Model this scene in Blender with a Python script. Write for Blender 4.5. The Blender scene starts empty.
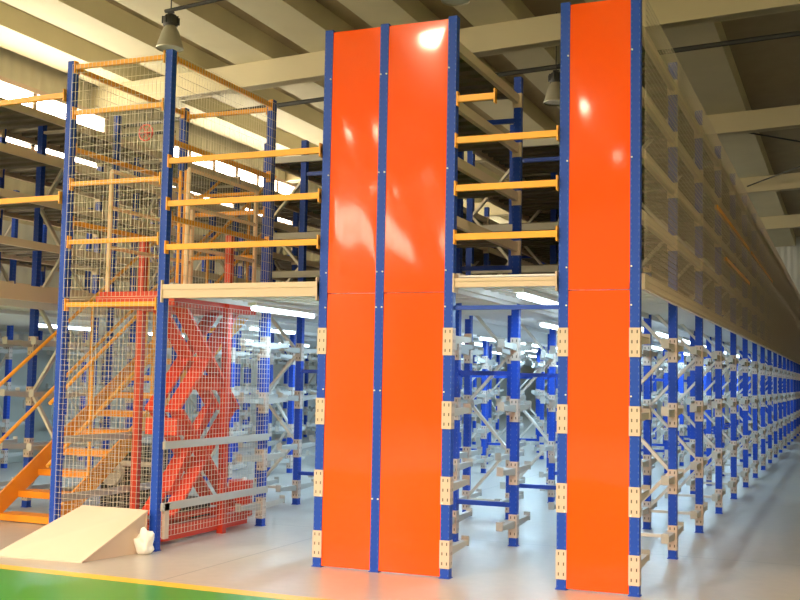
import bpy, math, random
from mathutils import Vector, Matrix
random.seed(7)
S = bpy.context.scene
COL = S.collection

# ------------------------------------------------------------------ camera
yaw, pitch, roll = 0.3939, 0.0730, 0.0189
fw = Vector((-math.sin(yaw)*math.cos(pitch), math.cos(yaw)*math.cos(pitch), math.sin(pitch)))
rt = Vector((math.cos(yaw), math.sin(yaw), 0)); up = rt.cross(fw)
r2 = math.cos(roll)*rt + math.sin(roll)*up
u2 = -math.sin(roll)*rt + math.cos(roll)*up
cd = bpy.data.cameras.new('camera'); cam = bpy.data.objects.new('camera', cd); COL.objects.link(cam)
cam.matrix_world = Matrix(((r2.x, u2.x, -fw.x, 1.5016), (r2.y, u2.y, -fw.y, -8.3423), (r2.z, u2.z, -fw.z, 1.6), (0, 0, 0, 1)))
cd.sensor_width = 36; cd.lens = 36*1078.04/800; cd.clip_end = 300
S.camera = cam

# ------------------------------------------------------------------ world, exposure
W = bpy.data.worlds.new('world'); S.world = W; W.use_nodes = True
W.node_tree.nodes['Background'].inputs[0].default_value = (1.0, 0.76, 0.50, 1)
W.node_tree.nodes['Background'].inputs[1].default_value = 0.62
S.view_settings.view_transform = 'Standard'; S.view_settings.look = 'None'
S.view_settings.gamma = 1; S.view_settings.use_curve_mapping = False
S.view_settings.exposure = 0.3
LAMP_W = 1300        # lit high-bay lamps of the hall
TUBE_W = 21         # fluorescent tubes under the mezzanine
WINDOW_E = 17.0

# ------------------------------------------------------------------ materials
def mat(name, col, rough=0.5, metal=0.0, noise=0.0, nscale=6.0, emit=None, estr=0, coat=0.0):
    m = bpy.data.materials.new(name); m.use_nodes = True
    nt = m.node_tree; b = nt.nodes['Principled BSDF']
    b.inputs['Base Color'].default_value = (*col, 1); b.inputs['Roughness'].default_value = rough
    b.inputs['Metallic'].default_value = metal
    if coat: b.inputs['Coat Weight'].default_value = coat
    if noise:
        tc = nt.nodes.new('ShaderNodeTexCoord'); n = nt.nodes.new('ShaderNodeTexNoise')
        n.inputs['Scale'].default_value = nscale; n.inputs['Detail'].default_value = 5
        r = nt.nodes.new('ShaderNodeMapRange'); r.inputs[3].default_value = 1-noise; r.inputs[4].default_value = 1+noise
        x = nt.nodes.new('ShaderNodeVectorMath'); x.operation = 'SCALE'; x.inputs[0].default_value = col
        nt.links.new(tc.outputs['Object'], n.inputs['Vector']); nt.links.new(n.outputs[0], r.inputs[0])
        nt.links.new(r.outputs[0], x.inputs['Scale']); nt.links.new(x.outputs[0], b.inputs['Base Color'])
    if emit:
        b.inputs['Emission Color'].default_value = (*emit, 1); b.inputs['Emission Strength'].default_value = estr
    return m

def mth(nt, op, a, b=None, c=None):
    n = nt.nodes.new('ShaderNodeMath'); n.operation = op
    for i, v in enumerate((a, b, c)):
        if v is None: continue
        if isinstance(v, (int, float)): n.inputs[i].default_value = v
        else: nt.links.new(v, n.inputs[i])
    return n.outputs[0]

def slotted(name, col, dotcol, offs, pitch, zf, half, rough):
    """painted steel with rows of punched slots; offs = |x| of the slot rows"""
    m = mat(name, col, rough); nt = m.node_tree; b = nt.nodes['Principled BSDF']
    tc = nt.nodes.new('ShaderNodeTexCoord'); sp = nt.nodes.new('ShaderNodeSeparateXYZ')
    nt.links.new(tc.outputs['Object'], sp.inputs[0]); x, y, z = sp.outputs
    fz = mth(nt, 'FRACT', mth(nt, 'DIVIDE', z, pitch))
    zz = mth(nt, 'COMPARE', fz, 0.5, zf)
    ax = mth(nt, 'COMPARE', mth(nt, 'ABSOLUTE', x), offs[0], half)
    ay = mth(nt, 'COMPARE', mth(nt, 'ABSOLUTE', y), offs[1], half)
    d = mth(nt, 'MULTIPLY', zz, mth(nt, 'MAXIMUM', ax, ay))
    mx = nt.nodes.new('ShaderNodeMix'); mx.data_type = 'RGBA'
    mx.inputs[6].default_value = (*col, 1); mx.inputs[7].default_value = (*dotcol, 1)
    nt.links.new(d, mx.inputs[0]); nt.links.new(mx.outputs[2], b.inputs['Base Color'])
    return m

BLUE = slotted('blue_slotted_steel', (0.012, 0.065, 0.47), (0.11, 0.17, 0.5), (0.030, 0.012), 0.05, 0.15, 0.0026, 0.45)
BLUE.node_tree.nodes['Principled BSDF'].inputs['Specular IOR Level'].default_value = 0.3
BLUEP = mat('blue_painted_steel', (0.012, 0.065, 0.47), 0.35)
ORANGE = mat('orange_rail_paint', (0.92, 0.40, 0.035), 0.35)
RED = mat('red_lift_paint', (0.62, 0.045, 0.015), 0.4, noise=0.12)
CREAM = mat('cream_beam_paint', (0.64, 0.49, 0.39), 0.4)
BEAM = mat('beige_shelf_beam_paint', (0.70, 0.56, 0.43), 0.42)
BRK = slotted('bracket_paint', (0.62, 0.50, 0.43), (0.10, 0.08, 0.06), (0.020, 0.02), 0.078, 0.16, 0.005, 0.4)
ARM = mat('pale_grey_arm_paint', (0.50, 0.48, 0.44), 0.38)
GALV = mat('galvanised_brace', (0.66, 0.61, 0.54), 0.35, 0.15)
DECKM = mat('dull_shelf_sheet', (0.20, 0.17, 0.13), 0.6, 0.2, noise=0.15)
MEZZ = mat('pale_mezzanine_sheet', (0.78, 0.80, 0.80), 0.45)
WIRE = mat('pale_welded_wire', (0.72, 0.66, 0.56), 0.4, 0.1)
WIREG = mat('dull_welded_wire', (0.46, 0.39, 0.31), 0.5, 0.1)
PEACH = mat('light_orange_guard_paint', (0.95, 0.68, 0.46), 0.4)
STAIR = mat('stair_orange_paint', (0.85, 0.32, 0.02), 0.4, noise=0.08)
RAMPM = mat('cream_ramp_plate', (0.70, 0.58, 0.48), 0.5, noise=0.06, nscale=3)
WHITE = mat('white_plastic', (0.85, 0.84, 0.80), 0.5)
TUBE = mat('glowing_tube', (0.9, 0.95, 1), 0.4, emit=(0.74, 0.90, 1.0), estr=7)
LAMPGLOW = mat('glowing_lamp', (1, 1, 0.9), 0.4, emit=(1.0, 0.86, 0.62), estr=60)
PANE = mat('daylit_pane', (0.9, 0.9, 0.9), 0.3, emit=(1.0, 0.90, 0.72), estr=WINDOW_E)
LAMPM = mat('dull_lamp_aluminium', (0.42, 0.40, 0.30), 0.45, 0.3)
DARK = mat('dark_metal', (0.05, 0.05, 0.045), 0.5, 0.3)
GLASSG = mat('lamp_glass', (0.45, 0.5, 0.42), 0.15)
CABM = mat('grey_cabinet_paint', (0.42, 0.42, 0.36), 0.5)
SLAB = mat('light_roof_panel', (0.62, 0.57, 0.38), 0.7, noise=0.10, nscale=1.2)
RECESS = mat('shaded_roof_deck', (0.38, 0.31, 0.19), 0.8, noise=0.15, nscale=2)  # brown deck colour with the shade of the recesses painted in
GIRDER = mat('roof_girder_paint', (0.60, 0.53, 0.33), 0.55)

def orange_sheet():
    m = mat('glossy_orange_sheet', (0.96, 0.088, 0.001), 0.20, coat=0.6)
    nt = m.node_tree; b = nt.nodes['Principled BSDF']; b.inputs['Coat Roughness'].default_value = 0.06; b.inputs['Specular IOR Level'].default_value = 0.15
    tc = nt.nodes.new('ShaderNodeTexCoord'); n = nt.nodes.new('ShaderNodeTexNoise')
    n.inputs['Scale'].default_value = 260; n.inputs['Detail'].default_value = 2
    bp = nt.nodes.new('ShaderNodeBump'); bp.inputs['Strength'].default_value = 0.04; bp.inputs['Distance'].default_value = 0.002
    nt.links.new(tc.outputs['Object'], n.inputs['Vector']); nt.links.new(n.outputs[0], bp.inputs['Height'])
    nt.links.new(bp.outputs[0], b.inputs['Normal'])
    return m
PANEL = orange_sheet()

def corrugated(name, col, axis, pitch, depth=0.03):
    m = mat(name, col, 0.6, noise=0.05, nscale=0.8); nt = m.node_tree; b = nt.nodes['Principled BSDF']
    tc = nt.nodes.new('ShaderNodeTexCoord'); w = nt.nodes.new('ShaderNodeTexWave')
    w.bands_direction = axis; w.inputs['Scale'].default_value = 0.314/pitch
    bp = nt.nodes.new('ShaderNodeBump'); bp.inputs['Distance'].default_value = depth; bp.inputs['Strength'].default_value = 0.8
    nt.links.new(tc.outputs['Object'], w.inputs['Vector']); nt.links.new(w.outputs['Fac'], bp.inputs['Height'])
    nt.links.new(bp.outputs[0], b.inputs['Normal'])
    return m
WALLM = corrugated('corrugated_wall', (0.60, 0.56, 0.42), 'Y', 0.3)
WALLW = corrugated('pale_wall_cladding', (0.72, 0.75, 0.73), 'Y', 0.3)
WALLX = corrugated('corrugated_end_wall', (0.70, 0.72, 0.68), 'X', 0.3)

def floor_mat():
    m = mat('painted_concrete', (0.4, 0.4, 0.38), 0.30); nt = m.node_tree; b = nt.nodes['Principled BSDF']; L = nt.links
    tc = nt.nodes.new('ShaderNodeTexCoord')
    n1 = nt.nodes.new('ShaderNodeTexNoise'); n1.inputs['Scale'].default_value = 0.7; n1.inputs['Detail'].default_value = 6
    n2 = nt.nodes.new('ShaderNodeTexNoise'); n2.inputs['Scale'].default_value = 9; n2.inputs['Detail'].default_value = 6
    L.new(tc.outputs['Object'], n1.inputs['Vector']); L.new(tc.outputs['Object'], n2.inputs['Vector'])
    s = mth(nt, 'ADD', mth(nt, 'MULTIPLY', n1.outputs[0], 0.7), mth(nt, 'MULTIPLY', n2.outputs[0], 0.3))
    r = nt.nodes.new('ShaderNodeValToRGB'); r.color_ramp.elements[0].position = 0.3; r.color_ramp.elements[1].position = 0.7
    r.color_ramp.elements[0].color = (0.38, 0.345, 0.31, 1); r.color_ramp.elements[1].color = (0.52, 0.46, 0.40, 1)
    L.new(s, r.inputs[0])
    sp = nt.nodes.new('ShaderNodeSeparateXYZ'); L.new(tc.outputs['Object'], sp.inputs[0])
    jx = mth(nt, 'COMPARE', mth(nt, 'FRACT', mth(nt, 'DIVIDE', mth(nt, 'ADD', sp.outputs[0], 60.95), 5.0)), 0.5, 0.0012)
    jy = mth(nt, 'COMPARE', mth(nt, 'FRACT', mth(nt, 'DIVIDE', mth(nt, 'ADD', sp.outputs[1], 60.4), 5.0)), 0.5, 0.0012)
    mj = nt.nodes.new('ShaderNodeMix'); mj.data_type = 'RGBA'; mj.inputs[7].default_value = (0.22, 0.21, 0.2, 1)
    L.new(mth(nt, 'MAXIMUM', jx, jy), mj.inputs[0]); L.new(r.outputs[0], mj.inputs[6])
    L.new(mj.outputs[2], b.inputs['Base Color'])
    rr = nt.nodes.new('ShaderNodeMapRange'); rr.inputs[3].default_value = 0.22; rr.inputs[4].default_value = 0.42
    L.new(n1.outputs[0], rr.inputs[0]); L.new(rr.outputs[0], b.inputs['Roughness'])
    return m
FLOORM = floor_mat()
GREEN = mat('green_floor_paint', (0.045, 0.28, 0.015), 0.28, noise=0.15, nscale=1.5)
YELLOW = mat('yellow_line_paint', (0.85, 0.50, 0.03), 0.35, noise=0.06)

# ------------------------------------------------------------------ mesh helper
class MB:
    def __init__(s): s.v = []; s.f = []; s.m = []; s.k = 0
    def quadbox(s, P):
        i = len(s.v); s.v += [tuple(p) for p in P]
        for q in ((0, 3, 2, 1), (4, 5, 6, 7), (0, 1, 5, 4), (1, 2, 6, 5), (2, 3, 7, 6), (3, 0, 4, 7)):
            s.f.append(tuple(i+a for a in q)); s.m.append(s.k)
        return s
    def box(s, x0, x1, y0, y1, z0, z1):
        return s.quadbox([(x0, y0, z0), (x1, y0, z0), (x1, y1, z0), (x0, y1, z0), (x0, y0, z1), (x1, y0, z1), (x1, y1, z1), (x0, y1, z1)])
    def bar(s, p, q, w, h, ref=(0, 0, 1)):
        p = Vector(p); q = Vector(q); d = (q-p).normalized(); ref = Vector(ref)
        if abs(d.dot(ref)) > .98: ref = Vector((0, 1, 0))
        a = d.cross(ref).normalized()*w/2; b = a.cross(d).normalized()*h/2
        return s.quadbox([p-a-b, p+a-b, p+a+b, p-a+b, q-a-b, q+a-b, q+a+b, q-a+b])
    def cyl(s, p, q, r, n=10, r1=None):
        p = Vector(p); q = Vector(q); d = (q-p).normalized(); r1 = r if r1 is None else r1
        ref = Vector((0, 0, 1)) if abs(d.z) < .9 else Vector((1, 0, 0))
        a = d.cross(ref).normalized(); b = a.cross(d); i = len(s.v)
        for c, R in ((p, r), (q, r1)):
            for k in range(n):
                t = 2*math.pi*k/n; s.v.append(tuple(c+(a*math.cos(t)+b*math.sin(t))*R))
        for k in range(n):
            s.f.append((i+k, i+(k+1) % n, i+n+(k+1) % n, i+n+k)); s.m.append(s.k)
        s.f.append(tuple(i+k for k in range(n))[::-1]); s.m.append(s.k)
        s.f.append(tuple(i+n+k for k in range(n))); s.m.append(s.k)
        return s
    def prism(s, pts, z0, z1, ox=0, oy=0):
        i = len(s.v); n = len(pts)
        for z in (z0, z1):
            for x, y in pts: s.v.append((x+ox, y+oy, z))
        for k in range(n): s.f.append((i+k, i+(k+1) % n, i+n+(k+1) % n, i+n+k)); s.m.append(s.k)
        s.f.append(tuple(range(i+n-1, i-1, -1))); s.m.append(s.k)
        s.f.append(tuple(range(i+n, i+2*n))); s.m.append(s.k)
        return s
    def lathe(s, c, prof, n=24):
        i = len(s.v); c = Vector(c)
        for r, z in prof:
            for k in range(n):
                t = 2*math.pi*k/n; s.v.append((c.x+r*math.cos(t), c.y+r*math.sin(t), c.z+z))
        for j in range(len(prof)-1):
            for k in range(n):
                s.f.append((i+j*n+k, i+j*n+(k+1) % n, i+(j+1)*n+(k+1) % n, i+(j+1)*n+k)); s.m.append(s.k)
        return s
    def mesh(s, name, mats, smooth=False):
        me = bpy.data.meshes.new(name); me.from_pydata(s.v, [], s.f)
        for m in (mats if isinstance(mats, (list, tuple)) else [mats]): me.materials.append(m)
        me.polygons.foreach_set('material_index', s.m)
        if smooth:
            me.polygons.foreach_set('use_smooth', [True]*len(s.f))
            me.set_sharp_from_angle(angle=math.radians(40))
        me.update(); return me
    def build(s, name, mats, parent=None, smooth=False, loc=(0, 0, 0)):
        return put(name, s.mesh(name, mats, smooth), parent, loc)

def put(name, me, parent=None, loc=(0, 0, 0), rz=0):
    o = bpy.data.objects.new(name, me); COL.objects.link(o); o.location = loc
    if rz: o.rotation_euler.z = rz
    if parent: o.parent = parent
    return o
def tag(o, label, cat, group=None, kind=None):
    if label: o['label'] = label
    if cat: o['category'] = cat
    if group: o['group'] = group
    if kind: o['kind'] = kind
    return o
def thing(name, label, cat, loc=(0, 0, 0), group=None):
    return tag(put(name, None, None, loc), label, cat, group)
def struct(name, mb, m): o = mb.build(name, m); o['kind'] = 'structure'; return o
ORD = ['front', 'second', 'third', 'fourth', 'fifth', 'sixth', 'seventh', 'eighth', 'ninth', 'tenth', 'eleventh', 'twelfth',
       'thirteenth', 'fourteenth', 'fifteenth', 'sixteenth', 'seventeenth', 'eighteenth', 'nineteenth', 'twentieth']

def nth(j): return ORD[j] + ' from the front' if j else 'at the very front'

# ------------------------------------------------------------------ layout
D = 1.925
XA, XK, XB, XC, XD, XE, XF, XG = -5.48, -4.93, -4.34, -2.67, -2.14, -1.52, -0.56, 0.0
H = 4.64
LV = [2.925, 3.425, 3.91, 4.41]        # shelf levels above the mezzanine
ZB = [0.08, 0.59, 1.20, 1.80]          # undersides of the arm brackets
def roofz(x): return 8.05+0.045*x      # underside of the girders

# ------------------------------------------------------------------ room shell
struct('floor', MB().box(-14, 16, -34, 48, -0.1, 0), FLOORM)
struct('floor_green_lane', MB().box(-14, 16, -9, -1.36, 0, 0.003), GREEN)
struct('trim_1', MB().box(-14, 16, -1.36, -1.21, 0, 0.004), YELLOW)
# left wall: continuous above and below the window band, piers between
WZ0, WZ1 = 6.15, 7.38
wins = [(-31.5, -21.5), (-14.0, -7.1), (-4.8, 2.1), (4.4, 11.35), (13.6, 20.5), (22.8, 29.7), (32.0, 38.9)]
w = MB(); w.box(-14.25, -14, -34, 48, 0, WZ0); w.box(-14.25, -14, -34, 48, WZ1, 8.6)
e = [-34]+[v for a in wins for v in a]+[48]
for i in range(0, len(e), 2): w.box(-14.25, -14, e[i], e[i+1], WZ0, WZ1)
struct('wall_left', w, WALLM)
struct('wall_left_dado', MB().box(-14, -13.97, -34, 48, 0, 4.6), WALLW)
for i, (a, b) in enumerate(wins):
    f = struct('window_%d' % (i+1), MB().box(-14.2, -14.12, a, b, WZ0, WZ1), PANE)
    m = MB(); n = 6
    for k in range(n+1):
        y = a+(b-a)*k/n; m.box(-14.12, -13.99, y-.06, y+.06, WZ0, WZ1)
    m.box(-14.12, -13.96, a-.08, b+.08, WZ0-.07, WZ0+.03); m.box(-14.12, -13.96, a-.08, b+.08, WZ1-.03, WZ1+.07)
    m.build('window_frame', CREAM, f)
struct('wall_back', MB().box(-14, 16, 48, 48.25, 0, 9.6), WALLX)
struct('wall_right', MB().box(16, 16.25, -34, 48.25, 0, 9.8), WALLM)
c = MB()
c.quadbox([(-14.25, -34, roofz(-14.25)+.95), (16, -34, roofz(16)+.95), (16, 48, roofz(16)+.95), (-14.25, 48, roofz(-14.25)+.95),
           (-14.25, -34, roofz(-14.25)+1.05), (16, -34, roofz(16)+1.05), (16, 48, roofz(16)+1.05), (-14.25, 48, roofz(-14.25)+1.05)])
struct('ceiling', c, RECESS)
# light roof panels running in depth, hung below the shade-darkened brown deck
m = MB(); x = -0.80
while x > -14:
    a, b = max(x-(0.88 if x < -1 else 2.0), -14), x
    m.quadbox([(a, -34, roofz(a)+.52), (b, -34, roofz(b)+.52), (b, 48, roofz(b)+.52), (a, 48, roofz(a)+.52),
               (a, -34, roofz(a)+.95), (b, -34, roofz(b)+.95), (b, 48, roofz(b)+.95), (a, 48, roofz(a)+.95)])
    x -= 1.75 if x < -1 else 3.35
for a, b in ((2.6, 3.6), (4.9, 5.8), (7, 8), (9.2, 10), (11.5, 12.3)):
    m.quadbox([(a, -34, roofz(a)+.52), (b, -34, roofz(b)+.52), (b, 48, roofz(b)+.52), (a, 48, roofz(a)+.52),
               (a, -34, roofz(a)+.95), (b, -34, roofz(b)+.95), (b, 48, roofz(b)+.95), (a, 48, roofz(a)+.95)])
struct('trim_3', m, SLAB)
def sloped(m, x0, x1, y0, y1, dz0, dz1):
    m.quadbox([(x0, y0, roofz(x0)+dz0), (x1, y0, roofz(x1)+dz0), (x1, y1, roofz(x1)+dz0), (x0, y1, roofz(x0)+dz0),
               (x0, y0, roofz(x0)+dz1), (x1, y0, roofz(x1)+dz1), (x1, y1, roofz(x1)+dz1), (x0, y1, roofz(x0)+dz1)])
n = 4
for y in (-25.6, -16.5, -7.4, 1.7, 10.8, 19.8, 28.8, 37.8):
    m = MB(); sloped(m, -14, 16, y, y+.22, 0, .52); sloped(m, -14, 16, y-.06, y+.28, 0, .03)
    struct('trim_%d' % n, m, GIRDER); n += 1
for p, q in (((-1.5, 19.9), (4.5, 28.7)), ((4.5, 19.9), (-1.5, 28.7))):
    m = MB(); m.cyl((p[0], p[1], roofz(p[0])+.2), (q[0], q[1], roofz(q[0])+.2), .022, 6); struct('trim_%d' % n, m, DARK); n += 1

# ------------------------------------------------------------------ lamps
def highbay(x, y, z, lit, label):
    t = thing('high_bay_lamp', label, 'lamp', (x, y, z), 'high bay lamps under the roof')
    m = MB(); m.lathe((0, 0, 0), [(.235, 0), (.24, .02), (.225, .05), (.20, .14), (.15, .30), (.11, .38), (.10, .40)]); m.build('reflector', LAMPM, t, True)
    m = MB(); m.lathe((0, 0, 0), [(0, .02), (.225, .02), (.225, .03), (0, .03)]); m.build('lamp_glass', LAMPGLOW if lit else GLASSG, t)
    m = MB(); m.lathe((0, 0, 0), [(.0, .38), (.12, .40), (.135, .46), (.13, .55), (.09, .60), (0, .61)], 16)
    for k in range(8):
        a = k*math.pi/4; m.bar((.1*math.cos(a), .1*math.sin(a), .5), (.155*math.cos(a), .155*math.sin(a), .5), .012, .13)
    m.build('ballast_housing', DARK, t, True)
    m = MB(); m.cyl((0, 0, .6), (0, 0, roofz(x)+.95-z), .012, 6); m.cyl((-.06, 0, .64), (.06, 0, .64), .02, 6); m.build('hanger', DARK, t)
    if lit:
        l = bpy.data.lights.new('lamp_light', 'SPOT'); l.energy = LAMP_W*2.2; l.color = (1.0, 0.77, 0.53)
        l.shadow_soft_size = .22; l.spot_size = math.radians(158); l.spot_blend = .6
        o = bpy.data.objects.new('lamp_light', l); COL.objects.link(o); o.parent = t; o.location = (0, 0, -.02)
highbay(-9.28, 7.0, 7.22, False, 'unlit grey high bay lamp above the wire mesh cage')
highbay(-3.7, 11.9, 7.02, False, 'unlit grey high bay lamp peeking out left of the single orange panel')
highbay(-4.4, 8.0, 7.82, False, 'unlit grey high bay lamp cut off by the top edge between the orange panels')
for x, y, wh in [(-4.8, -8.3, 'beside the viewer on the left'), (-3.7, -14.0, 'behind the viewer, nearer middle one'), (-3.7, -19.5, 'behind the viewer, farther middle one'),
        (-9.2, -14.5, 'behind the viewer near the left wall'), (-11.0, -22.0, 'farthest behind the viewer at the left wall'), (3.0, -8.3, 'straight above the viewer'),
        (3.0, -14, 'behind the viewer on the right'), (-11, -8.3, 'over the green lane by the left wall'), (8, -9, 'far right of the viewer'), 
        ]:
    highbay(x, y, 7.5, True, 'lit high bay lamp '+wh)
for p, q, lb in (((-9.4, 7.0, 7.90), (-5.5, 7.0, 8.2), 'dark conduit bar above the lamp over the cage'),):
    m = MB(); m.cyl(p, q, .035, 8); tag(m.build('conduit', DARK, smooth=True), lb, 'conduit')
tag(MB().cyl((-14, 12.0, 7.33), (16, 12.0, 8.62), .05, 8).build('pipe', DARK, smooth=True), 'thin dark pipe crossing the roof above the wire mesh side, beside the pale girder', 'pipe')

def tube(x, y0, y1, z, label, group=None):
    t = thing('fluorescent_light', label, 'light', (x, (y0+y1)/2, z), group)
    L = (y1-y0)/2
    MB().box(-.05, .05, -L, L, .025, .06).build('housing', WHITE, t)
    MB().cyl((0, -L+.02, 0), (0, L-.02, 0), .022, 10).build('tube', TUBE, t, True)
    l = bpy.data.lights.new('tube_light', 'AREA'); l.shape = 'RECTANGLE'; l.size = .08; l.size_y = 2*L; l.energy = TUBE_W*(2*L)/1.3
    l.color = (0.50, 0.79, 1.0)
    o = bpy.data.objects.new('tube_light', l); COL.objects.link(o); o.parent = t; o.location = (0, 0, -.03)
aisles = [(-3.95, 2.27, 'in the wide aisle right of the cage'), (-1.08, 2.33, 'in the narrow aisle between the orange panels'),
          (-6.35, 2.27, 'beside the orange staircase'), (-9.3, 2.27, 'in the far left aisle'), (-4.9, 2.27, 'inside the rack row behind the cage'), (-1.85, 2.27, 'inside the double panel rack row')]
for x, z, wh in aisles:
    y = {-3.95: 0.95, -1.08: 0.5, -6.35: 5.0, -9.3: 1.6, -4.9: 6.0, -1.85: 4.1}[x]; k = 0
    while y < (45 if x < -6 else 25):  # left rows run on past the racks, far tubes added to brighten the background
        tube(x, y, y+1.35, z, 'glowing white tube %s, %s' % (wh, nth(k)), 'fluorescent tubes under the mezzanine')
        y += 3.85 if x in (-4.9, -1.85) else 2.4 if y < 12 else 3.6; k += 1

# ------------------------------------------------------------------ rack frames
w_, d_, t_ = .038, .036, .005
PROF = [(-w_, -d_), (w_, -d_), (w_, d_), (w_-.018, d_), (w_-.018, d_-t_), (w_-t_, d_-t_), (w_-t_, -d_+t_), (-w_+t_, -d_+t_), (-w_+t_, d_-t_), (-w_+.018, d_-t_), (-w_+.018, d_), (-w_, d_)]
def post_mesh(h=H):
    m = MB(); m.prism(PROF, .006, h); m.box(-.046, .046, -.045, .045, 0, .006); return m.mesh('post', BLUE)
POST = post_mesh()
def bracket_mb(m, ox=0, oz=0):
    m.box(ox-.042, ox+.042, -.042, -.038, oz, oz+.225); m.box(ox-.042, ox-.039, -.038, .035, oz, oz+.225); m.box(ox+.039, ox+.042, -.038, .035, oz, oz+.225)
    return m
BRM = bracket_mb(MB()).mesh('arm_bracket', BRK)
def arm_mb(m, s, ox=0, oz=0):
    y0, y1 = s*.05, s*.47; z0, z1, z2, z3 = oz+.095, oz+.165, oz+.125, oz+.165
    for xx in (-.026, .020):       # two flanges of the channel
        x0, x1 = ox+xx, ox+xx+.006
        P = [(x0, y0, z0), (x1, y0, z0), (x1, y1, z2), (x0, y1, z2), (x0, y0, z1), (x1, y0, z1), (x1, y1, z3), (x0, y1, z3)]
        m.quadbox(P)
    m.box(ox-.026, ox+.026, min(y0, y1), max(y0, y1), oz+.160, oz+.166)
    m.box(ox-.034, ox+.034, min(y1, y1+s*.006), max(y1, y1+s*.006), oz+.115, oz+.20)     # end stop
    m.box(ox-.07, ox-.026, min(y0, s*.16), max(y0, s*.16), oz+.155, oz+.163)
    return m
ARMF = arm_mb(MB(), 1).mesh('cantilever_arm', ARM); ARMB = arm_mb(MB(), -1).mesh('cantilever_arm', ARM)
def brace_pts(W, top=4.55):
    """zigzag nodes: right post at .79, 1.9, 3.01, 4.12 ; left post at .235, 1.345, ..."""
    out = []; z = .235; left = True; prev = (-W, z)
    while True:
        z += .555; left = not left
        if z > top: break
        p = (-W if left else 0, z); out.append((prev, p)); prev = p
    return out
def brace_mb(m, W, ox=0):
    for (xa, za), (xb, zb) in brace_pts(W):
        m.bar((ox+xa+(.02 if xa < 0 else -.02), .004, za), (ox+xb+(.02 if xb < 0 else -.02), .004, zb), .03, .055, (0, 1, 0))
    m.bar((ox-W+.03, .004, .2), (ox-.03, .004, .2), .03, .055, (0, 1, 0))
    m.bar((ox-W+.03, .004, 4.5), (ox-.03, .004, 4.5), .03, .055, (0, 1, 0))
    return m
BRC = {}
def brace_meshes(W):
    k = round(W, 2)
    if k not in BRC:
        out = []
        for (xa, za), (xb, zb) in brace_pts(W):
            out.append(MB().bar((xa+(.02 if xa < 0 else -.02), .004, za), (xb+(.02 if xb < 0 else -.02), .004, zb), .03, .055, (0, 1, 0)).mesh('brace', GALV))
        for z in (.2, 4.5): out.append(MB().bar((-W+.03, .004, z), (-.03, .004, z), .03, .055, (0, 1, 0)).mesh('brace', GALV))
        BRC[k] = out
    return BRC[k]
def spacer_mb(m, W, ox=0):
    for z in (.37, 1.65, 2.7, 4.18): m.box(ox-W+.04, ox-.04, -.02, .02, z, z+.045)
    return m
FAR = {}
def rack_frame(name, label, group, x, y, W, brackets=('L', 'R'), arms=(1, -1), far=False, spacer=0, cat='rack upright'):
    """posts at x (right) and x-W (left, when W) ; spacer = length of blue ties to the left neighbour"""
    if far:
        k = (round(W, 2), round(spacer, 2), brackets)
        if k not in FAR:
            m = MB(); m.k = 0
            for q in ([0, -W] if W else [0]):
                m.prism(PROF, .006, H, q); m.k = 0
            if spacer: spacer_mb(m, spacer)
            m.k = 2
            if W: brace_mb(m, W)
            for q, s in ((0, 'R'), (-W, 'L')):
                if s in brackets and (W or s == 'R'):
                    for z in ZB:
                        m.k = 1; bracket_mb(m, q, z); m.k = 3; arm_mb(m, 1, q, z); arm_mb(m, -1, q, z)
            FAR[k] = m.mesh(name, [BLUE, BRK, GALV, ARM])
        return tag(put(name, FAR[k], None, (x, y, 0)), label, cat, group)
    t = thing(name, label, cat, (x, y, 0), group)
    for q, s in ((0, 'R'), (-W, 'L')):
        if s == 'L' and not W: continue
        put('post', POST, t, (q, 0, 0))
        if s in brackets:
            for z in ZB:
                b = put('arm_bracket', BRM, t, (q, 0, z))
                if 1 in arms: put('cantilever_arm', ARMF, b)
                if -1 in arms: put('cantilever_arm', ARMB, b)
    if W:
        for me in brace_meshes(W): put('brace', me, t)
    if spacer:
        for z in (.37, 1.65, 2.7, 4.18): MB().box(-spacer+.04, -.04, -.02, .02, z, z+.045).build('row_spacer', BLUEP, t)
    return t
NG, NC, NB, NL = 18, 15, 14, 11
gr = 'blue rack uprights standing in rows'
for j in range(NG):
    rack_frame('braced_upright', 'blue braced upright pair in the right outer row, %s' % (nth(j) if j else 'holding the single orange panel'),
               gr, XG, j*D, .56, arms=(1, -1) if j else (1,), far=j >= 8)
for j in range(NC):
    rack_frame('braced_upright', 'blue braced upright pair %s' % ('behind the double orange panel, '+nth(j) if j else 'edging the left sheet of the double orange panel'),
               gr, XD, j*D, .53, brackets=('L', 'R') if j else ('L',), arms=(1, -1) if j else (1,), far=j >= 8)
    rack_frame('single_upright', 'blue post left of the narrow aisle, %s' % (nth(j) if j else 'at the right edge of the double orange panel'),
               gr, XE, j*D, 0, arms=(1, -1) if j else (1,), far=j >= 7, spacer=.62)
for j in range(NB):
    if j < 2:
        rack_frame('single_upright', ['blue corner post at the front left of the mesh cage', 'blue corner post at the back left of the mesh cage'][j], gr, XA, j*D, 0, brackets=())
        rack_frame('single_upright', ['plain blue corner post at the front right of the mesh cage', 'blue corner post with pale brackets at the back right of the mesh cage'][j], gr, XB, j*D, 0, brackets=() if j == 0 else ('R',))
        continue
    rack_frame('braced_upright', 'blue braced upright pair behind the mesh cage, %s' % nth(j-2 if j > 2 else 0).replace('at the very front', 'nearest the cage'), gr, XK, j*D, .55, far=j >= 7)
    rack_frame('single_upright', 'single blue post in the row behind the cage, %s' % nth(j-2 if j > 2 else 0).replace('at the very front', 'nearest the cage'), gr, XB, j*D, 0, far=j >= 7, spacer=.59)
LX = -7.10
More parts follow.
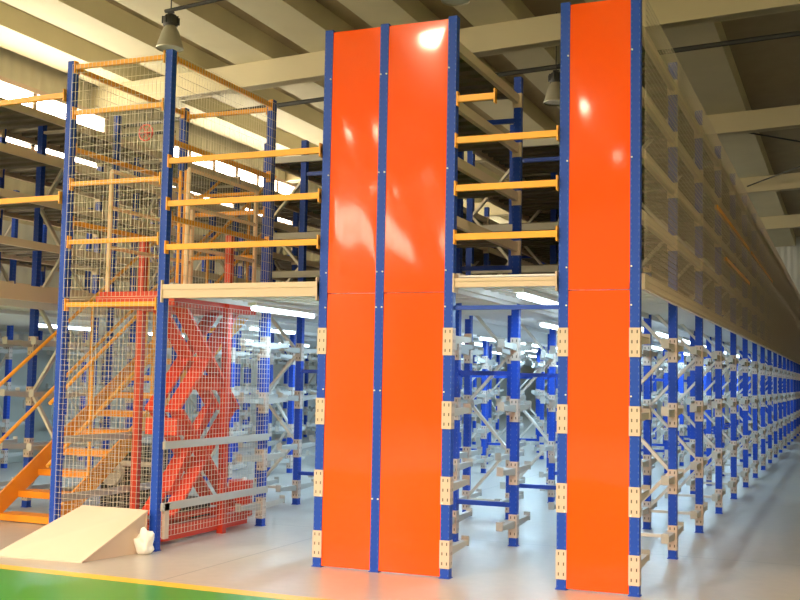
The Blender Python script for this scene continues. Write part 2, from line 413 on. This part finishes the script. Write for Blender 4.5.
for u, (ox, wh, n0) in enumerate(((LX, 'left rack by the staircase', 0), (-11.4, 'farthest left rack', 1))):
    for j in range(n0, NL):
        rack_frame('braced_upright', 'blue braced upright pair of the %s, %s' % (wh, nth(j)), gr, ox, j*D, .42, far=j >= 4 or u == 1)
        rack_frame('single_upright', 'blue post at the back of the %s, %s' % (wh, nth(j)), gr, ox-1.05, j*D, 0, far=j >= 4 or u == 1)
t = thing('single_upright', 'tall blue post beside the staircase, seen through the cage', 'rack upright', (-7.02, 2.72, 0), gr)
put('post', post_mesh(4.86), t)

# ------------------------------------------------------------------ shelves above the mezzanine
def shelf_meshes(W, L):
    """shelf from x=-W..0 (between posts) and y=0..L, deck top at z=0.05"""
    b = []
    for x in (-W, 0):
        m = MB(); s = .024
        m.box(x-s, x+s, .04, L-.046, -.045, .04)
        m.box(x-s-.004, x+s+.004, .039, .045, -.09, .08)
        m.box(x-.046, x+.046, L-.046, L-.041, -.085, .06); m.box(x-.046, x-.043, L-.041, L-.005, -.085, .06); m.box(x+.043, x+.046, L-.041, L-.005, -.085, .06)
        b.append(m.mesh('beam', BEAM))
    m = MB(); m.box(-W+.03, -.03, .05, L-.05, .035, .045)
    k = 0
    while .12+k*.24 < L-.06:
        y = .12+k*.24; m.box(-W+.03, -.03, y-.05, y+.05, .0, .034); k += 1
    return b, m.mesh('deck', DECKM)
SH = {}
def shelf(W, x, j, z, label, group, far=False, span=1):
    k = (round(W, 2), span)
    if k not in SH: SH[k] = shelf_meshes(W, D*span)
    b, d = SH[k]
    t = thing('rack_shelf', label, 'shelf', (x, j*D, z), group)
    for q in b: put('beam', q, t)
    put('deck', d, t); return t
lvn = ['lowest', 'second', 'third', 'top']
rows = [(XG, .56, 0, 17, 'right outer rack'), (XE, 1.15, 0, 13, 'double panel rack'),
        (XB, 1.14, 2, 13, 'rack behind the cage'), (LX, 1.05, 0, 10, 'left rack by the staircase'), (-11.4, 1.05, 1, 10, 'farthest left rack')]
for x, W, a, b, wh in rows:
    for j in range(a, b):
        if j == 1 and x in (XE, XB): continue
        for li, z in enumerate(LV if x > -7 else [3.05, 3.57, 4.07, 4.57] if x > -8 else [3.05, 3.57]):
            shelf(W, x, j, z, '%s metal shelf in the %s bay of the %s' % (lvn[li], ORD[j-a] if j > a else 'first', wh), 'shelves of the racks above the mezzanine')
for x0, x1, wh in ((XC, XE, 'of the double panel rack'), (XK-.55, XB, 'of the rack behind the cage')):
    for z, n_ in ((2.905, 'lowest'), (3.40, 'middle'), (4.395, 'top')):
        t = thing('cross_beam', '%s pale cross beam spanning the third bay end %s' % (n_, wh), 'beam', (x0, 2*D-.055, z), 'pale cross beams of the racks')
        MB().box(.045, x1-x0-.045, -.018, .018, -.04, .04).build('beam', ARM, t)
        for xx in (.045, x1-x0-.051): MB().box(xx, xx+.006, -.03, .055, -.08, .08).build('end_plate', ARM, t)

# ------------------------------------------------------------------ mezzanine decks
def mezz(x0, x1, y0, y1, label, z=2.40, front=False):
    t = thing('mezzanine_deck', label, 'mezzanine deck', (x0, y0, z), 'mezzanine deck strips')
    W, L = x1-x0, y1-y0
    MB().box(0.02, W-.02, 0.03, L, .015, .03).build('deck_sheet', MEZZ, t)
    m = MB(); y = .2
    while y < L: m.box(.03, W-.03, y, y+.06, -.035, .014); y += .22
    m.build('rib', MEZZ, t)['kind'] = 'stuff'
    for xx in (0.0, W+.045 if x1 > -.01 else W): MB().box(xx-.018, xx+.018, .05, L, -.075, .05).build('edge_beam', BEAM if x1 >= -.01 and xx else MEZZ, t)
    return t
YE = 13*D
mezz(XF, XG, 0, 17*D, 'mezzanine deck strip under the wire mesh side, right outer row')
mezz(XE+.05, XF-.05, 0, YE, 'mezzanine deck strip over the narrow aisle between the orange panels', 2.43)
mezz(XC, XE, 0, YE, 'mezzanine deck strip behind the double orange panel')
mezz(XB+.05, XC-.05, 0, YE, 'mezzanine deck strip over the wide aisle right of the mesh cage')
mezz(XA, XB, D, YE, 'mezzanine deck strip behind the mesh cage')
mezz(LX+.05, XA-.05, 4.5, 46.5, 'mezzanine deck strip behind the top of the staircase')
mezz(LX-1.05, LX-.05, 0, 30.5, 'mezzanine deck strip of the left rack by the staircase')
mezz(-13.3, LX-1.15, 0, 46.5, 'mezzanine deck strip of the farthest left rack')
tag(MB().box(LX+.05, LX+.09, -.2, 2.85, 2.40, 2.57).build('edge_beam', BEAM), 'wide beige edge beam along the left mezzanine, left of the cage', 'beam')

# lintel beams in the facade openings
def lintel(x0, x1, z0, z1, label):
    t = thing('lintel_beam', label, 'beam', (0, 0, 0))
    m = MB(); m.box(x0, x1, -.055, .0, z0, z1); m.box(x0, x1, -.062, -.055, z0+(z1-z0)*.62, z1); m.build('beam', CREAM, t)
    for x in (x0, x1-.012): MB().box(x, x+.012, -.07, .04, z0-.04, z1+.04).build('end_plate', CREAM, t)
lintel(XB+.02, XC-.045, 2.30, 2.425, 'cream lintel beam between the mesh cage and the double orange panel')
lintel(XE+.045, XF-.045, 2.355, 2.43, 'cream lintel beam over the narrow aisle between orange panels')
tag(MB().box(XE+.04, XF-.04, .0, .03, 2.175, 2.21).build('tie_bar', BLUEP), 'thin blue tie bar just below the lintel of the narrow aisle', 'bar')

# ------------------------------------------------------------------ orange panels on the rack ends
def sheet(m, x0, x1, z0, z1, y, bul, ph):
    nx, nz = 14, 40; i = len(m.v)
    for b in range(nz+1):
        for a in range(nx+1):
            u, v = a/nx, b/nz; env = (1-(2*u-1)**4)*(1-(2*v-1)**6)
            z = z0+(z1-z0)*v
            yy = y - bul*env*(.6+.9*math.sin(2.1*z+ph+1.7*u)+.5*math.sin(4.3*z+5.1*u+2*ph))
            m.v.append((x0+(x1-x0)*u, yy, z))
    for b in range(nz):
        for a in range(nx):
            k = i+b*(nx+1)+a; m.f.append((k, k+1, k+nx+2, k+nx+1)); m.m.append(0)
    m.box(x0, x0+.004, y, y+.03, z0, z1); m.box(x1-.004, x1, y, y+.03, z0, z1); m.box(x0, x1, y, y+.03, z0, z0+.003); m.box(x0, x1, y, y+.03, z1-.003, z1)
def panel(x0, x1, label, ph, ztop=H-.02):
    t = thing('orange_end_panel', label, 'panel', ((x0+x1)/2, 0, 0), 'orange rack end panels')
    c = (x0+x1)/2
    m = MB(); sheet(m, x0-c, x1-c, .01, 2.318, -.028, .0010, ph); m.build('lower_sheet', PANEL, t, True)
    m = MB(); sheet(m, x0-c, x1-c, 2.322, ztop, -.030, .0021 if x0 < -1 else .0010, ph+1); m.build('upper_sheet', PANEL, t, True)
    for z in (.6, 1.5, 2.2, 2.5, 3.35, 4.2):
        for x in (x0-c-.012, x1-c+.012): MB().cyl((x, -.046, z), (x, -.036, z), .007, 8).build('screw', WHITE, t)
panel(XC+.038, XD-.038, 'glossy orange end sheet, left half of the double panel', .3)
panel(XD+.038, XE-.038, 'glossy orange end sheet, right half of the double panel', 2.4)
panel(XF+.038, XG-.038, 'glossy single orange end sheet at the right of the narrow aisle', 4.0)

# ------------------------------------------------------------------ orange rails
def rail(p, q, label, group, h=.052, w=.036, m=ORANGE, plates=(1, 1)):
    p = Vector(p); q = Vector(q)
    t = thing('guard_rail', label, 'rail', tuple(p), group); d = q-p
    MB().bar((0, 0, 0), d, w, h).build('bar', m, t)
    u = d.normalized()
    for k, on in zip((Vector((0, 0, 0)), d), plates):
        if on:
            o = -u if k.length else u
            MB().bar(k, k+o*.012, .055, .12).build('end_plate', m, t)
g = 'orange rails across the rack front'
for z, n1, n2 in ((3.575, 'top', 'top'), (3.175, 'middle', 'middle'), (2.77, 'bottom', 'bottom')):
    rail((XB+.045, -.045, z), (XC-.045, -.045, z), '%s orange rail across the opening right of the mesh cage' % n1, g)
    rail((XE+.045, -.045, z), (XF-.045, -.045, z), '%s orange rail across the narrow aisle between orange panels' % n2, g)
for z, n1 in ((4.575, 'topmost'), (4.12, 'second from top'), (3.42, 'third from top'), (2.855, 'fourth from top'), (2.25, 'lowest')):
    rail((XA+.045, -.02, z), (XB-.045, -.02, z), '%s orange rail across the front of the mesh cage' % n1, g, h=.042)
rail((LX, -.045, 4.27), (XA-.045, -.045, 4.30), 'upper orange rail running left out of the picture from the cage corner', g)
rail((LX, -.045, 3.28), (XA-.045, -.045, 3.29), 'lower orange rail running left out of the picture from the cage corner', g)
rail((XE+.045, -.02, 3.93), (-1.14, -.02, 3.93), 'short orange stub rail ending in mid air above the narrow aisle', g)
for x, s in ((XA, 'left'), (XB, 'right')):
    for z, nn in ((4.575, 'top'), (3.78, 'middle'), (3.06, 'lower')):
        rail((x+.01, .045, z), (x+.01, D-.045, z), '%s orange rail along the %s side of the mesh cage' % (nn, s), g, h=.045)
for z, nn in ((4.54, 'top'), (3.4, 'lower')):
    rail((XA+.045, D, z), (XB-.045, D, z), '%s orange rail across the back of the mesh cage' % nn, g, h=.045)
rail((.062, 5.0, 3.74), (.062, 9.6, 3.76), 'long orange rail behind the wire mesh of the right side', g, plates=(0, 0))
rail((.062, 10, 3.76), (.062, 15.4, 3.77), 'farther long orange rail behind the wire mesh of the right side', g, plates=(0, 0))
rail((.062, 6.0, 3.22), (.062, 9.6, 3.22), 'lower orange rail behind the wire mesh of the right side', g, plates=(0, 0))

# ------------------------------------------------------------------ welded wire mesh
def wire_mesh(W, z0, z1, pu, pz, r, axis):
    """axis 'x': panel in XZ plane, 'y': panel in YZ plane, from 0..W"""
    m = MB(); n = int(round(W/pu)); k = int(round((z1-z0)/pz))
    P = (lambda u, z, o=0: (u, o, z)) if axis == 'x' else (lambda u, z, o=0: (o, u, z))
    for i in range(n+1): u = W*i/n; m.bar(P(u, z0), P(u, z1), r, r)
    for i in range(k+1): z = z0+(z1-z0)*i/k; m.bar(P(0, z, r), P(W, z, r), r, r)
    return m
def mesh_panel(label, loc, W, z0, z1, axis, pu=.05, pz=.05, r=.0036, me=None, frame=None, group='welded wire mesh panels'):
    t = thing('wire_mesh_panel', label, 'mesh panel', loc, group)
    put('wire_grid', me or wire_mesh(W, z0, z1, pu, pz, r, axis).mesh('wire_grid', WIRE), t)
    return t
WB = XB-XA-.06
mesh_panel('upper front wire mesh of the cage, above the mezzanine line', (XA+.03, -.047, 0), WB, 2.32, 4.60, 'x', .046, .092, .0027)
mesh_panel('lower front wire mesh of the cage, over the staircase and red post', (XA+.03, -.047, 0), WB, .10, 2.30, 'x', .052, .052, .0021)
for x, s in ((XA-.05, 'left'), (XB+.05, 'right')):
    mesh_panel('upper wire mesh on the %s side of the cage' % s, (x, .02, 0), D, 2.44, 4.60, 'y', .048, .096, .0027)
    t = mesh_panel('lower wire mesh on the %s side of the cage' % s, (x, .02, 0), D, .12, 2.28, 'y', .055, .05, .0030)
    for z in (.39, .95): MB().box(-.012, .018, .0, D, z-.035, z+.035).build('frame_bar', ARM, t)
    MB().box(-.012, .018, 0.03, .10, .1, .42).build('frame_upright', CREAM, t)
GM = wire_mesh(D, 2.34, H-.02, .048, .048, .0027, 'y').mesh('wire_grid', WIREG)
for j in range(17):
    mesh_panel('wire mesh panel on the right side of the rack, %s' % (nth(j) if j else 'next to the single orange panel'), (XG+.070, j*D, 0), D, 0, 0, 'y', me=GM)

# ------------------------------------------------------------------ ramp
t = thing('loading_ramp', 'cream steel ramp sloping up to the mesh cage from the floor', 'ramp', (-4.9, -.5, 0))
def rp(x, y, z): return (x+4.9, y+.5, z)
FL, FR, BL, BR = (-5.36, -.93), (-4.48, -.83), (-5.08, -.10), (-4.35, -.10); hb = .375
m = MB(); m.quadbox([rp(*FL, .0), rp(*FR, .0), rp(*BR, hb-.02), rp(*BL, hb-.02), rp(*FL, .012), rp(*FR, .012), rp(*BR, hb), rp(*BL, hb)])
m.build('ramp_plate', RAMPM, t)
for a, b in ((FL, BL), (FR, BR)):
    s = .02 if a is FL else -.02
    m = MB(); i = [rp(a[0]+s, a[1]+.03, .0), rp(b[0]+s, b[1], .0), rp(b[0]+s, b[1], hb-.025), rp(a[0]+s, a[1]+.03, .006)]
    j = [(x+.008, y, z) for x, y, z in i]
    m.quadbox([i[0], i[1], j[1], j[0], i[3], i[2], j[2], j[3]]); m.build('side_plate', CREAM, t)
m = MB(); m.box(-.18, .55, .385, .395, 0, hb-.03); m.build('back_plate', CREAM, t)

def blob(name, mt, c, s, label, cat, seed=1, amp=.12):
    import bmesh
    bm = bmesh.new(); bmesh.ops.create_icosphere(bm, subdivisions=3, radius=1)
    rnd = random.Random(seed); ph = [rnd.uniform(0, 6) for _ in range(6)]
    for v in bm.verts:
        x, y, z = v.co; f = 1+amp*(math.sin(4*x+ph[0])*math.sin(5*y+ph[1])+math.sin(6*z+ph[2]+3*x))
        v.co = Vector((max(-.8, min(.8, x))*s[0]*f, max(-.8, min(.8, y))*s[1]*f, max(0, (z+.8)*s[2]*f*.6)))
    me = bpy.data.meshes.new(name); bm.to_mesh(me); bm.free(); me.materials.append(mt)
    for p in me.polygons: p.use_smooth = True
    return tag(put(name, me, None, c), label, cat)
blob('plastic_bag', WHITE, (-4.31, -.20, .0), (.095, .07, .19), 'crumpled white bag on the floor between ramp and blue post', 'bag', 3)

# ------------------------------------------------------------------ scissor lift in the cage
t = thing('scissor_lift', 'red scissor lift inside the mesh cage with raised platform', 'lift', (-4.9, 1.1, 0))
def L(x, y, z): return (x+4.9, y-1.1, z)
m = MB()
for x in (-4.90, -4.47): m.bar(L(x, .30, .10), L(x, 1.80, .10), .07, .13)
for y in (.32, 1.78): m.bar(L(-4.93, y, .10), L(-4.44, y, .10), .07, .13)
m.bar(L(-4.47, .30, .24), L(-4.47, 1.45, .24), .04, .05)
m.build('base_frame', RED, t)
ys, ye, z0, st, ns = .48, 1.52, .26, 1.0, 2
for x in (-4.50, -4.74):
    for k in range(ns):
        za, zb = z0+k*st, z0+(k+1)*st
        for o, (ya, yb) in ((-.022, (ys, ye)), (.022, (ye, ys))):
            m = MB(); m.bar(L(x+o, ya, za), L(x+o, yb, zb), .03, .16, (1, 0, 0)); m.build('scissor_arm', RED, t)
for k in range(ns):
    for yy, zz in ((ys, z0+k*st), (ye, z0+k*st), ((ys+ye)/2, z0+(k+.5)*st)):
        MB().cyl(L(-4.80, yy, zz), L(-4.44, yy, zz), .025, 10).build('pivot_shaft', RED, t, True)
m = MB(); m.bar(L(-4.62, .6, .45), L(-4.62, 1.25, 1.25), .07, .07); m.bar(L(-4.62, .85, .75), L(-4.62, 1.32, 1.34), .04, .04); m.build('hydraulic_cylinder', RED, t)
m = MB(); m.box(*[v for v in (-5.34+4.9, -4.42+4.9, .30-1.1, 1.85-1.1)], 2.26, 2.36); m.box(-.42, .46, -.78, .73, 2.36, 2.40)
m.build('platform', RED, t)
for x, y in ((-5.46, 1.22), (-4.41, 1.25)):
    m = MB(); m.box(x+4.9-.035, x+4.9+.035, y-1.1-.035, y-1.1+.035, 0, 3.05); m.build('guide_post', RED, t)
MB().box(.10, .46, -.66, -.50, 1.02, 1.18).build('cross_beam', RED, t)
MB().box(.10, .46, .0, .12, 1.45, 1.6).build('cross_beam', RED, t)
MB().box(.08, .38, -.2, .1, .18, .36).build('pump_unit', DARK, t)
for x, y0, y1 in ((-5.28, .40, 1.85), (-4.47, .55, 1.86)):
    m = MB()
    for z in (3.62, 3.25, 2.85): m.cyl(L(x, y0, z), L(x, y1, z), .021, 8)
    for y in (y0, y1): m.cyl(L(x, y, 2.4), L(x, y, 3.62), .024, 8)
    m.build('guard_frame', PEACH, t, True)
for y in (1.85,):
    for z in (3.6, 2.9): MB().cyl(L(-5.28, y, z), L(-4.47, y, z), .02, 8).build('guard_bar', ORANGE, t, True)
for x in (-4.54, -4.60): MB().cyl(L(x, .60, 2.4), L(x, .60, 3.62), .016, 8).build('gate_upright', ORANGE, t, True)

# ------------------------------------------------------------------ staircase
t = thing('staircase', 'orange steel staircase rising in depth behind the mesh cage', 'stairs', (-6.6, .9, 0))
SL, Y0 = .70, .78
def q(x, y): return (y-Y0)*SL
for x in (-6.96, -6.06):
    m = MB(); top = 4.45; x0, x1 = x+6.6-.012, x+6.6+.012
    a, b = Y0-.9, top-.9; za, zb = .0, q(x, top)-.02
    m.quadbox([(x0, a+.02, za), (x1, a+.02, za), (x1, b, zb-.17), (x0, b, zb-.17), (x0, a-.08, za+.18), (x1, a-.08, za+.18), (x1, b, zb+.10), (x0, b, zb+.10)])
    m.build('stringer', STAIR, t)
k = 0
while .08+k*.215 < 2.4:
    z = .08+k*.215; y = Y0+z/SL-.9
    m = MB(); m.box(-.346, .526, y-.06, y+.18, z-.012, z); m.box(-.346, .526, y-.066, y-.06, z-.07, z); m.build('step', STAIR, t); k += 1
for x in (-6.96, -6.06):
    m = MB(); xx = x+6.6
    for dz, y1 in ((1.44, 5.1), (.80, 4.9)):
        m.cyl((xx, .55-.9, q(0, .55)+dz), (xx, y1-.9, q(0, y1)+dz), .021, 8)
    m.build('handrail', ORANGE, t, True)
    for y in ((2.3, 3.4, 4.4) if x < -6.5 else (1.2, 2.3, 3.4, 4.4)):
        MB().cyl((xx, y-.9, q(0, y)), (xx, y-.9, q(0, y)+1.43), .018, 8).build('baluster', ORANGE, t, True)

# ------------------------------------------------------------------ small things behind the cage
t = thing('machine', 'dark box-shaped machine on the floor under the staircase behind the cage', 'machine', (-6.48, 2.75, 0))
m = MB(); m.box(-.38, .36, -.3, .3, .0, .60); m.box(-.3, .2, -.2, .25, .60, .74); m.build('housing', DARK, t)
MB().cyl((-.2, -.36, .42), (-.2, -.3, .42), .16, 16).build('fan_guard', GALV, t)
MB().box(-.38, .36, -.32, -.3, .5, .56).build('grey_rail', GALV, t)
t = thing('drum', 'small red drum on the floor at the foot of the cage corner post', 'drum', (-5.0, 2.6, 0))
MB().lathe((0, 0, 0), [(0, 0), (.14, 0), (.145, .02), (.14, .04), (.14, .36), (.145, .38), (.14, .4), (0, .4)]).build('body', RED, t, True)
MB().cyl((.05, 0, .4), (.05, 0, .43), .03, 10).build('cap', WHITE, t, True)
for x, y, hh, lb in ((-12.6, 7.0, 2.0, 'tall grey-beige cabinet by the left wall, seen behind the staircase handrail'),):
    t = thing('storage_cabinet', lb, 'cabinet', (x, y, 0))
    MB().box(-.5, .5, -.7, .7, .0, hh).build('body', CABM, t)
    for s in (-.35, .35):
        dd = MB().box(.5, .515, s-.33, s+.33, .1, hh-.04).build('door', CABM, t)
        MB().box(.515, .54, s-.02*(1 if s > 0 else -1)-.012-.28*(1 if s > 0 else -1), s-.02*(1 if s > 0 else -1)+.012-.28*(1 if s > 0 else -1), .95, 1.1).build('handle', GALV, dd)
# sprinkler branch with red valve seen through the top of the cage
t = thing('water_pipe', 'thin dark pipe with a red valve wheel seen through the upper cage mesh', 'pipe', (-11.0, 9.0, 6.3))
MB().cyl((-3.0, 0, 0), (.5, 0, 0), .03, 8).build('pipe', DARK, t, True)
v = MB().cyl((-.1, -.02, 0), (-.1, -.1, 0), .03, 8).build('valve', RED, t)
m = MB()
for k in range(12):
    a, b = k*math.pi/6, (k+1)*math.pi/6
    m.cyl((-.1+.16*math.cos(a), -.1, .16*math.sin(a)), (-.1+.16*math.cos(b), -.1, .16*math.sin(b)), .016, 6)
for k in range(3):
    a = k*math.pi/3; m.cyl((-.1-.16*math.cos(a), -.1, -.16*math.sin(a)), (-.1+.16*math.cos(a), -.1, .16*math.sin(a)), .01, 6)
m.build('wheel', RED, v)
MB().box(-3.0, -2.95, -.06, .06, -.06, .06).build('wall_bracket', DARK, t)
